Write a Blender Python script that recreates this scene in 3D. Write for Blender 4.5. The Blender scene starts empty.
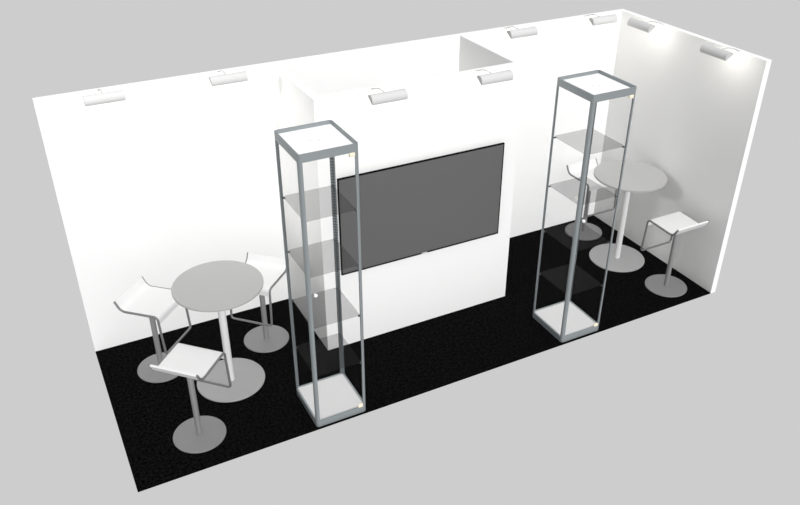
import bpy, bmesh, math
from mathutils import Vector, Matrix

sc = bpy.context.scene
C = sc.collection

# ------------------------------------------------------------------ dimensions (metres)
W, D, H = 5.944, 1.935, 2.5          # stand: width, depth, wall height
T = 0.066                            # wall panel thickness
XL, XR, YF = 1.974, 3.980, 0.942     # storage cabin: left, right, front faces

# ------------------------------------------------------------------ materials
def mat(name, color, rough=0.5, metal=0.0, spec=0.5, noise=None, bump=None):
    m = bpy.data.materials.new(name); m.use_nodes = True
    nt = m.node_tree; b = nt.nodes['Principled BSDF']
    b.inputs['Base Color'].default_value = (*color, 1)
    b.inputs['Roughness'].default_value = rough
    b.inputs['Metallic'].default_value = metal
    b.inputs['Specular IOR Level'].default_value = spec
    if noise:
        scale, amt = noise
        tc = nt.nodes.new('ShaderNodeTexCoord')
        n = nt.nodes.new('ShaderNodeTexNoise'); n.inputs['Scale'].default_value = scale
        n.inputs['Detail'].default_value = 3
        r = nt.nodes.new('ShaderNodeMixRGB')
        r.inputs['Color1'].default_value = (*[c*(1-amt) for c in color], 1)
        r.inputs['Color2'].default_value = (*[min(1, c*(1+amt)) for c in color], 1)
        nt.links.new(tc.outputs['Object'], n.inputs['Vector'])
        nt.links.new(n.outputs['Fac'], r.inputs['Fac'])
        nt.links.new(r.outputs['Color'], b.inputs['Base Color'])
    return m

def mat_carpet():
    m = mat('black_carpet', (.004, .004, .004), 1.0, 0, 0.0)
    nt = m.node_tree; b = nt.nodes['Principled BSDF']
    tc = nt.nodes.new('ShaderNodeTexCoord')
    n = nt.nodes.new('ShaderNodeTexNoise'); n.inputs['Scale'].default_value = 42
    n.inputs['Detail'].default_value = 5; n.inputs['Roughness'].default_value = .75
    r = nt.nodes.new('ShaderNodeValToRGB')
    r.color_ramp.elements[0].position = .42; r.color_ramp.elements[0].color = (.0012, .0012, .0012, 1)
    r.color_ramp.elements[1].position = .72; r.color_ramp.elements[1].color = (.011, .011, .011, 1)
    bp = nt.nodes.new('ShaderNodeBump'); bp.inputs['Strength'].default_value = .25
    nt.links.new(tc.outputs['Object'], n.inputs['Vector'])
    nt.links.new(n.outputs['Fac'], r.inputs['Fac'])
    nt.links.new(r.outputs['Color'], b.inputs['Base Color'])
    nt.links.new(n.outputs['Fac'], bp.inputs['Height'])
    nt.links.new(bp.outputs['Normal'], b.inputs['Normal'])
    return m

def mat_glass(name, trans, diff, dcol, refl):
    """thin clear sheet: tinted see-through with a little body colour and mirror"""
    m = bpy.data.materials.new(name); m.use_nodes = True
    nt = m.node_tree; nt.nodes.clear()
    out = nt.nodes.new('ShaderNodeOutputMaterial')
    t = nt.nodes.new('ShaderNodeBsdfTransparent'); t.inputs['Color'].default_value = (*trans, 1)
    d = nt.nodes.new('ShaderNodeBsdfDiffuse'); d.inputs['Color'].default_value = (*dcol, 1)
    g = nt.nodes.new('ShaderNodeBsdfGlossy'); g.inputs['Roughness'].default_value = .05
    m1 = nt.nodes.new('ShaderNodeMixShader'); m1.inputs['Fac'].default_value = diff
    m2 = nt.nodes.new('ShaderNodeMixShader'); m2.inputs['Fac'].default_value = refl
    nt.links.new(t.outputs[0], m1.inputs[1]); nt.links.new(d.outputs[0], m1.inputs[2])
    nt.links.new(m1.outputs[0], m2.inputs[1]); nt.links.new(g.outputs[0], m2.inputs[2])
    nt.links.new(m2.outputs[0], out.inputs['Surface'])
    return m

def mat_slotted(name, color, dark):
    """aluminium with a row of punched slots for the shelf clips (inner faces of the posts)"""
    m = mat(name, color, .45, .35)
    nt = m.node_tree; b = nt.nodes['Principled BSDF']
    tc = nt.nodes.new('ShaderNodeTexCoord'); sx = nt.nodes.new('ShaderNodeSeparateXYZ')
    mo = nt.nodes.new('ShaderNodeMath'); mo.operation = 'FRACT'
    mu = nt.nodes.new('ShaderNodeMath'); mu.operation = 'MULTIPLY'; mu.inputs[1].default_value = 40
    lt = nt.nodes.new('ShaderNodeMath'); lt.operation = 'LESS_THAN'; lt.inputs[1].default_value = .5
    mx = nt.nodes.new('ShaderNodeMixRGB')
    mx.inputs['Color1'].default_value = (*color, 1); mx.inputs['Color2'].default_value = (*dark, 1)
    nt.links.new(tc.outputs['Object'], sx.inputs[0]); nt.links.new(sx.outputs['Z'], mu.inputs[0])
    nt.links.new(mu.outputs[0], mo.inputs[0]); nt.links.new(mo.outputs[0], lt.inputs[0])
    nt.links.new(lt.outputs[0], mx.inputs['Fac']); nt.links.new(mx.outputs[0], b.inputs['Base Color'])
    return m

M = dict(
    wall=mat('white_wall_panel', (.82, .82, .817), .9, 0, .1, noise=(3, .006)),
    carpet=mat_carpet(),
    alu=mat('grey_aluminium', (.25, .275, .285), .5, .3, noise=(60, .04)),
    alu_slot=mat_slotted('slotted_aluminium', (.24, .26, .27), (.07, .08, .085)),
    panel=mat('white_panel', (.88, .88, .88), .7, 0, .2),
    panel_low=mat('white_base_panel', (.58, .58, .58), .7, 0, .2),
    pane=mat_glass('clear_glass', (.994, .994, .994), 0, (.5, .5, .5), .0006),
    shelf=mat_glass('smoked_shelf_glass', (.80, .80, .80), .017, (.25, .25, .25), .003),
    cream=mat('cream_plastic', (.80, .74, .58), .5),
    knob=mat('white_knob', (.9, .9, .9), .4),
    pin=mat('dark_clip', (.09, .10, .105), .4, .5),
    bezel=mat('black_bezel', (.003, .003, .003), .7, 0, .05),
    screen=mat('grey_screen', (.115, .115, .115), .9, 0, .03, noise=(2, .01)),
    badge=mat('silver_badge', (.55, .55, .55), .4, .2),
    top=mat('light_grey_table_top', (.365, .365, .361), .6, 0, .2, noise=(5, .01)),
    tcol=mat('white_table_column', (.66, .66, .66), .5, 0, .3),
    tbase=mat('grey_table_base', (.31, .31, .31), .6, .1, .3, noise=(8, .03)),
    sbase=mat('brushed_stool_base', (.215, .215, .215), .55, .2, .4, noise=(8, .04)),
    scol=mat('grey_stool_column', (.27, .27, .27), .45, .3, .4),
    tube=mat('steel_tube', (.19, .19, .19), .4, .35, .4),
    seat=mat('white_seat_shell', (.655, .655, .655), .6, 0, .2),
    shade=mat('white_lamp_shade', (.56, .56, .56), .6, 0, .2),
    cap=mat('grey_lamp_end', (.50, .50, .49), .6, 0, .2),
    spotcap=mat('pale_downlight', (.68, .68, .68), .6),
    arm=mat('grey_lamp_arm', (.45, .45, .44), .5, .1),
)
glow = bpy.data.materials.new('lamp_window'); glow.use_nodes = True
_b = glow.node_tree.nodes['Principled BSDF']
_b.inputs['Base Color'].default_value = (.9, .9, .86, 1)
_b.inputs['Emission Color'].default_value = (1, .97, .9, 1); _b.inputs['Emission Strength'].default_value = 1.0

# ------------------------------------------------------------------ helpers
def obj(name, bm, m, parent=None, smooth=None, loc=None):
    me = bpy.data.meshes.new(name); bmesh.ops.recalc_face_normals(bm, faces=bm.faces)
    bm.to_mesh(me); bm.free()
    for k in (m if isinstance(m, (list, tuple)) else [m]): me.materials.append(k)
    if smooth is not None:
        for p in me.polygons: p.use_smooth = True
        me.set_sharp_from_angle(angle=math.radians(smooth))
    o = bpy.data.objects.new(name, me); C.objects.link(o)
    if parent: o.parent = parent
    if loc: o.location = loc
    return o

def thing(name, label, cat, loc=(0, 0, 0), rz=0, group=None):
    o = bpy.data.objects.new(name, None); C.objects.link(o)
    o.empty_display_size = .1
    o.location = loc; o.rotation_euler = (0, 0, rz); o['label'] = label; o['category'] = cat
    if group: o['group'] = group
    return o

def dup(root, loc, rz, label):
    r = root.copy(); C.objects.link(r); r.location = loc; r.rotation_euler = (0, 0, rz); r['label'] = label
    for ch in list(root.children):
        c = ch.copy(); C.objects.link(c); c.parent = r
        for g in ch.children:
            d = g.copy(); C.objects.link(d); d.parent = c
    return r

def box(bm, x0, x1, y0, y1, z0, z1, bevel=0, seg=2):
    r = bmesh.ops.create_cube(bm, size=1.0)
    vs = r['verts']
    for v in vs:
        v.co = Vector((x0+(v.co.x+.5)*(x1-x0), y0+(v.co.y+.5)*(y1-y0), z0+(v.co.z+.5)*(z1-z0)))
    if bevel:
        es = list({e for v in vs for e in v.link_edges})
        bmesh.ops.bevel(bm, geom=es, offset=bevel, segments=seg, affect='EDGES', profile=.5)
    return bm

def B(*a, **k): return box(bmesh.new(), *a, **k)

def lathe(prof, n=48, bm=None):
    """prof: list of (r, z) from bottom to top, closed on the axis"""
    bm = bm or bmesh.new(); rings = []
    for r, z in prof:
        if r < 1e-6: rings.append([bm.verts.new((0, 0, z))])
        else: rings.append([bm.verts.new((r*math.cos(2*math.pi*i/n), r*math.sin(2*math.pi*i/n), z)) for i in range(n)])
    for a, b in zip(rings, rings[1:]):
        for i in range(n):
            j = (i+1) % n
            if len(a) == 1 and len(b) == 1: continue
            if len(a) == 1: bm.faces.new((a[0], b[i], b[j]))
            elif len(b) == 1: bm.faces.new((a[i], a[j], b[0]))
            else: bm.faces.new((a[i], a[j], b[j], b[i]))
    return bm

def prism(poly, z0, z1, bm=None):
    bm = bm or bmesh.new()
    lo = [bm.verts.new((x, y, z0)) for x, y in poly]; hi = [bm.verts.new((x, y, z1)) for x, y in poly]
    n = len(poly)
    for i in range(n):
        j = (i+1) % n; bm.faces.new((lo[i], lo[j], hi[j], hi[i]))
    bm.faces.new(lo[::-1]); bm.faces.new(hi)
    return bm

def fillet(pts, radii, seg=6):
    """round the corners of a 3D polyline"""
    out = []
    for i, p in enumerate(pts):
        p = Vector(p); r = radii[i]
        if i in (0, len(pts)-1) or r <= 0: out.append(p); continue
        a = (Vector(pts[i-1])-p).normalized(); b = (Vector(pts[i+1])-p).normalized()
        ang = a.angle(b); d = r/math.tan(ang/2)
        d = min(d, .49*(Vector(pts[i-1])-p).length, .49*(Vector(pts[i+1])-p).length); rr = d*math.tan(ang/2)
        c = p+(a+b).normalized()*(rr/math.sin(ang/2))
        va = (p+a*d)-c; vb = (p+b*d)-c; tot = va.angle(vb)
        for k in range(seg+1):
            t = k/seg
            v = (va*math.sin((1-t)*tot)+vb*math.sin(t*tot))/math.sin(tot)
            out.append(c+v)
    return out

def tube(path, r, n=12, closed=False, bm=None):
    bm = bm or bmesh.new(); P = [Vector(p) for p in path]; rings = []; N = len(P)
    up = None
    for i, p in enumerate(P):
        if closed: t = (P[(i+1) % N]-P[i-1]).normalized()
        else: t = (P[min(i+1, N-1)]-P[max(i-1, 0)]).normalized()
        if up is None:
            up = Vector((0, 0, 1)) if abs(t.z) < .9 else Vector((1, 0, 0))
        u = (up-t*up.dot(t)).normalized(); w = t.cross(u); up = u
        rings.append([bm.verts.new(p+r*(math.cos(2*math.pi*k/n)*u+math.sin(2*math.pi*k/n)*w)) for k in range(n)])
    for i in range(N if closed else N-1):
        a, b = rings[i], rings[(i+1) % N]
        for k in range(n):
            j = (k+1) % n; bm.faces.new((a[k], a[j], b[j], b[k]))
    if not closed: bm.faces.new(rings[0][::-1]); bm.faces.new(rings[-1])
    return bm

# ------------------------------------------------------------------ the setting
def struct(name, bm, m):
    o = obj(name, bm, m); o['kind'] = 'structure'; return o
struct('floor', B(0, W, 0, D, -.008, 0), M['carpet'])
struct('wall_back', B(0, W+T, D, D+T, -.008, H), M['wall'])
struct('wall_right', B(W, W+T, 0, D, -.008, H), M['wall'])
struct('wall_cabin_front', B(XL, XR, YF, YF+T, 0, H), M['wall'])
struct('wall_cabin_left', B(XL, XL+T, YF+T, D, 0, H), M['wall'])
struct('wall_cabin_right', B(XR-T, XR, YF+T, D, 0, H), M['wall'])

# ------------------------------------------------------------------ television on the cabin front
def television():
    x0, x1, z0, z1 = 2.128, 3.800, .830, 1.790
    t = thing('television', 'large flat television with grey screen mounted on the white cabin wall', 'television',
              ((x0+x1)/2, YF, z0))
    w = (x1-x0)/2; h = z1-z0; yf = -.050; f = .011
    bm = bmesh.new()
    box(bm, -w, w, yf+.004, yf+.018, 0, h, bevel=.002); box(bm, -w+.10, w-.10, yf+.017, -.012, .10, h-.10, bevel=.004)
    box(bm, -w, w, yf, yf+.008, 0, f+.004); box(bm, -w, w, yf, yf+.008, h-f, h)
    box(bm, -w, -w+f, yf, yf+.008, f, h-f); box(bm, w-f, w, yf, yf+.008, f, h-f)
    obj('bezel', bm, M['bezel'], t)
    obj('screen', B(-w+f, w-f, yf+.001, yf+.006, f+.004, h-f), M['screen'], t)
    bm = B(-.03, .03, yf-.003, yf+.001, -.002, .013, bevel=.002)
    o = obj('badge', bm, M['badge'], t, 40, (0.012, 0, 0)); o['label'] = 'small silver badge on lower bezel'
    obj('wall_mount', B(-.3, .3, -.013, -.0005, h/2-.2, h/2+.2, bevel=.003), M['bezel'], t)
television()

# ------------------------------------------------------------------ glass display cases
CX, CY, CH = .230, .249, 2.492    # half width, half depth, height
FB = .062                         # frame height
def rsq(sx, sy, r, n=6):
    p = []
    for cx, cy, a0 in ((sx-r, sy-r, 0), (-sx+r, sy-r, 90), (-sx+r, -sy+r, 180), (sx-r, -sy+r, 270)):
        for k in range(n+1):
            a = math.radians(a0+90*k/n); p.append((cx+r*math.cos(a), cy+r*math.sin(a)))
    return p
def ring(ro, t, z0, z1):
    bm = bmesh.new(); o = rsq(CX, CY, ro); i = rsq(CX-t, CY-t, .002)
    V = [[bm.verts.new((x, y, z)) for x, y in q] for q, z in ((o, z0), (o, z1), (i, z1), (i, z0))]
    n = len(o)
    for a in range(4):
        b = (a+1) % 4
        for k in range(n):
            j = (k+1) % n; bm.faces.new((V[a][k], V[a][j], V[b][j], V[b][k]))
    return bm
def post_bm(sx, sy):
    L, th, r = .031, .013, .026
    # L shaped profile with a rounded outer corner
    p = [(CX-L, CY), (CX-L, CY-th), (CX-th-.008, CY-th), (CX-th, CY-th-.008), (CX-th, CY-L), (CX, CY-L)]
    for k in range(7):
        a = math.radians(90*k/6); p.append((CX-r+r*math.cos(a), CY-r+r*math.sin(a)))
    q = [(x*sx, y*sy) for x, y in p]
    if sx*sy < 0: q = q[::-1]
    bm = prism(q, FB-.001, CH-FB+.001)
    bmesh.ops.recalc_face_normals(bm, faces=bm.faces)
    for f in bm.faces:
        if abs(f.normal.z) < .5 and f.normal.x*sx+f.normal.y*sy < -.3: f.material_index = 1
    return bm
def display_case(label, loc):
    t = thing('display_case', label, 'display case', loc, 0, 'glass display cases on the front edge')
    obj('top_frame', ring(.028, .013, CH-FB, CH), M['alu'], t, 30)
    obj('base_frame', ring(.028, .015, 0, FB), M['alu'], t, 30)
    for sx, sy in ((1, 1), (-1, 1), (-1, -1), (1, -1)):
        obj('post', post_bm(sx, sy), [M['alu'], M['alu_slot']], t, 30)
    px, py = CX-.0135, CY-.0135; zt = CH-.028
    o = obj('top_panel', B(-px, px, -py, py, zt-.02, zt), M['panel'], t); o['label'] = 'white top panel'
    for s in (-1, 1):
        prof = [(0, zt+.0005), (.008, zt+.0005), (.009, zt+.003), (.0115, zt+.003), (.0125, zt+.0005)]
        obj('downlight', lathe(prof, 20), M['spotcap'], o, 40, (s*.026-.006, -s*.014, 0))
    px, py = CX-.0155, CY-.0155
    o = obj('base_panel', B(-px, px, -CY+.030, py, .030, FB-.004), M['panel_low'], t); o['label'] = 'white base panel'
    g0, g1 = FB-.002, CH-FB+.002
    ax, ay = CX-.033, CY-.033
    for nm, args in (('glass_pane', (-CX+.004, -CX+.008, -ay, ay, g0, g1)), ('glass_pane', (CX-.008, CX-.004, -ay, ay, g0, g1)),
                     ('glass_pane', (-ax, ax, CY-.008, CY-.004, g0, g1)), ('glass_door', (-ax, ax, -CY+.004, -CY+.008, g0+.006, g1-.006))):
        o = obj(nm, B(*args), M['pane'], t)
    door = o
    for z in (CH-FB-.014, FB+.018):
        h = obj('hinge', B(.152, .196, -CY-.006, -CY+.014, z-.015, z+.015, bevel=.004), M['cream'], door, 40); h['label'] = 'cream door hinge'
    bm = lathe([(0, 0), (.006, 0), (.006, .012), (.013, .016), (.015, .024), (.012, .031), (0, .034)], 20)
    bmesh.ops.rotate(bm, cent=(0, 0, 0), matrix=Matrix.Rotation(math.pi/2, 3, 'X'), verts=bm.verts)
    k = obj('door_knob', bm, M['knob'], door, 40, (-.172, -CY+.006, 1.335)); k['label'] = 'round white door knob'
    for z in (1.962, 1.482, 1.008, .530):
        a, b, n = .206, .225, .012        # corners notched so that the sheet clears the posts
        poly = [(-a+n, -b), (a-n, -b), (a-n, -b+n), (a, -b+n), (a, b-n), (a-n, b-n), (a-n, b), (-a+n, b), (-a+n, b-n), (-a, b-n), (-a, -b+n), (-a+n, -b+n)]
        sh = obj('glass_shelf', prism(poly, z-.008, z), M['shelf'], t)
        for sx in (-1, 1):
            for sy in (-1, 1):
                x, y = sx*.192, sy*.217
                obj('shelf_clip', B(min(x, x+sx*.020), max(x, x+sx*.020), y-.007, y+.007, z-.020, z-.008, bevel=.002), M['pin'], sh)
    return t
c1 = display_case('tall glass display case in front of the left half of the television', (1.716, .267, 0))
dup(c1, (4.249, .270, 0), 0, 'tall glass display case standing right of the television, by the right-hand table')

# ------------------------------------------------------------------ round high tables
def table(label, loc):
    t = thing('bistro_table', label, 'table', loc, 0, 'round high tables')
    h = 1.04
    obj('table_top', lathe([(0, h-.024), (.372, h-.024), (.379, h-.020), (.380, h-.004), (.377, h), (0, h)], 96), M['top'], t, 30)
    obj('column', lathe([(0, .012), (.033, .012), (.033, h-.032), (.12, h-.031), (.12, h-.0245), (0, h-.0245)], 40), M['tcol'], t, 30)
    obj('base', lathe([(0, 0), (.304, 0), (.305, .002), (.305, .008), (.302, .012), (0, .0125)], 96), M['tbase'], t, 30)
    return t
t1 = table('round grey high table with three stools, at the left end of the stand', (1.026, .946, 0))
dup(t1, (5.528, 1.006, 0), 0, 'round grey high table with two stools, in the right-hand corner')

# ------------------------------------------------------------------ bar stools (u: towards the foot rest)
def stool(label, loc, rz):
    t = thing('bar_stool', label, 'stool', loc, rz, 'white bar stools around the tables')
    w = .205; r = .0105
    prof = [(-.191, .834), (-.143, .744), (.216, .756), (.239, .370)]
    R = [0, .08, .036, .028]
    # steel tube: lip, seat side, bend, foot rest, and back on the other side
    pts = [(u, -w, z) for u, z in prof]+[(u, w, z) for u, z in prof[::-1]]
    path = fillet(pts, R+R[::-1], 8)
    obj('frame', tube(path, r, 12), M['tube'], t, 50)
    # shell: curved sheet between the tubes
    line = fillet([(u, 0, z) for u, z in prof], [0, .08, .036, 0], 10)
    L = [p for p in line[:-1]]
    d = (line[-1]-line[-2]).normalized(); L.append(L[-1]+d*.034)
    bm = bmesh.new(); th = .009; rows = []
    for i, p in enumerate(L):
        tg = (L[min(i+1, len(L)-1)]-L[max(i-1, 0)]).normalized(); nrm = Vector((-tg.z, 0, tg.x))
        rows.append([bm.verts.new(p+nrm*s*th+Vector((0, v, 0))) for s, v in ((1, -w+.004), (1, w-.004), (-1, w-.004), (-1, -w+.004))])
    for a, b in zip(rows, rows[1:]):
        for k in range(4):
            j = (k+1) % 4; bm.faces.new((a[k], a[j], b[j], b[k]))
    bm.faces.new(rows[0]); bm.faces.new(rows[-1][::-1])
    obj('seat', bm, M['seat'], t, 40)
    bm = lathe([(0, .012), (.025, .012), (.025, .734), (.0, .734)], 28)
    obj('column', bm, M['scol'], t, 30)
    bm = B(-.08, .10, -.07, .07, .732, .744, bevel=.003)
    obj('seat_plate', bm, M['scol'], t)
    obj('base', lathe([(0, 0), (.217, 0), (.218, .002), (.218, .007), (.215, .011), (0, .0125)], 72), M['sbase'], t, 30)
    return t
q = math.radians
s1 = stool('white stool with upturned seat edge, behind left-hand table nearest the wall\'s left end', (.507, 1.408, 0), q(-45))
dup(s1, (.588, .390, 0), q(45), 'white stool nearest the front left carpet corner, before left-hand table')
dup(s1, (1.512, 1.380, 0), q(-135), 'white stool between left-hand table and the left cabin wall, partly behind display case')
dup(s1, (5.574, 1.660, 0), q(-90), 'white stool against the back wall behind right-hand table, seen through display case')
dup(s1, (5.616, .316, 0), q(90), 'white stool beside the grey right wall, in front of right-hand table')

# ------------------------------------------------------------------ arm spotlights on the wall tops (local: wall inner face at y=0, lamp towards -y)
def spotlight(label, loc, rz):
    t = thing('arm_spotlight', label, 'spotlight', loc, rz, 'white arm spotlights along the wall tops')
    hl = .152
    top = Vector((0, -.237, .048)); bot = Vector((0, -.319, -.003))       # chord of the half round section (z from wall top)
    c = (top+bot)/2; e = (top-bot)/2; rad = e.length; n = Vector((0, e.z, -e.y)).normalized()
    if n.z < 0: n = -n
    sec = [c+e*math.cos(math.pi*k/16)+n*(1.0*rad*math.sin(math.pi*k/16)) for k in range(17)]
    bm = bmesh.new()
    A = [bm.verts.new(p+Vector((-hl, 0, 0))) for p in sec]; Bv = [bm.verts.new(p+Vector((hl, 0, 0))) for p in sec]
    for k in range(16): bm.faces.new((A[k], A[k+1], Bv[k+1], Bv[k]))
    bm.faces.new((A[16], A[0], Bv[0], Bv[16]))
    sh = obj('shade', bm, M['shade'], t, 50)
    for s in (-1, 1):
        bm = bmesh.new()
        X = [bm.verts.new(p+Vector((s*hl, 0, 0))) for p in sec]; Y = [bm.verts.new(p+Vector((s*(hl+.003), 0, 0))) for p in sec]
        for k in range(17):
            j = (k+1) % 17; bm.faces.new((X[k], X[j], Y[j], Y[k]))
        bm.faces.new(X); bm.faces.new(Y)
        obj('end_cap', bm, M['cap'], sh)
    bm = bmesh.new(); f = c-n*.0005; g = e*.75
    X = [bm.verts.new(f+g*a+Vector((b*(hl-.02), 0, 0))-n*d) for d in (0, .003) for a, b in ((-1, -1), (-1, 1), (1, 1), (1, -1))]
    for a in range(4): bm.faces.new((X[a], X[(a+1) % 4], X[4+(a+1) % 4], X[4+a]))
    bm.faces.new(X[:4]); bm.faces.new(X[4:])
    obj('lens', bm, glow, sh)
    arm = fillet([(0, -.010, .002), (0, -.022, .016), (0, -.13, .050), (0, -.244, .050)], [0, .012, .2, 0], 8)
    bm = tube(arm, .005, 10); box(bm, -.009, .009, -.013, .020, 0, .004, bevel=.001)
    obj('arm', bm, M['arm'], t, 40)
    ld = bpy.data.lights.new('lamp_light', 'POINT'); ld.shadow_soft_size = .03
    ld.energy = LAMP; ld.color = (1, .97, .89)
    lo = bpy.data.objects.new('lamp_light', ld); C.objects.link(lo); lo.parent = t
    lo.location = c-n*.045
    d = Vector((0, .55, -.83)).normalized()
    lo.rotation_euler = d.to_track_quat('-Z', 'Y').to_euler()
    return t
LAMP = 1.6
l = spotlight('white spotlight above the left end of the back wall', (.500, D, H), 0)
dup(l, (1.500, D, H), 0, 'white spotlight on the back wall just left of the cabin')
dup(l, (2.490, YF, H), 0, 'white spotlight on the cabin front, above the television\'s left part')
dup(l, (3.490, YF, H), 0, 'white spotlight on the cabin front by the open cabin corner')
dup(l, (4.448, D, H), 0, 'white spotlight on the back wall just right of the cabin')
dup(l, (5.446, D, H), 0, 'white spotlight on the back wall nearest the right corner')
dup(l, (W, 1.325, H), -math.pi/2, 'pale spotlight on the right wall nearest the back corner')
dup(l, (W, .328, H), -math.pi/2, 'pale spotlight on the right wall nearest its free front end')

# ------------------------------------------------------------------ light
w = bpy.data.worlds.new('studio'); sc.world = w; w.use_nodes = True
w.node_tree.nodes['Background'].inputs['Color'].default_value = (.610, .610, .610, 1)
w.node_tree.nodes['Background'].inputs['Strength'].default_value = 1.0
for nm, en, el in (('high_front_sun', 2.2, 60), ('low_front_fill', 1.0, 6)):  # the low one is an added fill that lightens the stool lip backs
    sd = bpy.data.lights.new(nm, 'SUN'); sd.energy = en; sd.angle = math.radians(8); sd.use_shadow = False
    so = bpy.data.objects.new(nm, sd); C.objects.link(so); so.location = (3, -5, 5)
    so.rotation_euler = Vector((0, math.cos(q(el)), -math.sin(q(el)))).to_track_quat('-Z', 'Y').to_euler()
kd = bpy.data.lights.new('cabin_fill_spot', 'SPOT'); kd.energy = 500; kd.spot_size = math.radians(22); kd.spot_blend = .7; kd.shadow_soft_size = .35  # unseen fill lamp, added to brighten the cabin's left wall
kd.color = (1, .985, .95)
ko = bpy.data.objects.new('cabin_fill_spot', kd); C.objects.link(ko); ko.location = (-3.2, .75, 4.2)
ko.rotation_euler = (Vector((XL, 1.40, 1.85))-ko.location).to_track_quat('-Z', 'Y').to_euler()

# ------------------------------------------------------------------ camera
cd = bpy.data.cameras.new('camera'); cam = bpy.data.objects.new('camera', cd); C.objects.link(cam)
cd.sensor_width = 36; cd.lens = 36*802.89/800; cd.clip_end = 100
fwd = Vector((.3906, .7609, -.5182)).normalized()
right = fwd.cross(Vector((0, 0, 1))).normalized(); up = right.cross(fwd)
cam.matrix_world = Matrix(((right.x, up.x, -fwd.x, -.1814), (right.y, up.y, -fwd.y, -4.7542), (right.z, up.z, -fwd.z, 4.7561), (0, 0, 0, 1)))
sc.camera = cam
sc.view_settings.view_transform = 'Standard'; sc.view_settings.look = 'None'
sc.cycles.transparent_max_bounces = 40; sc.cycles.max_bounces = 12
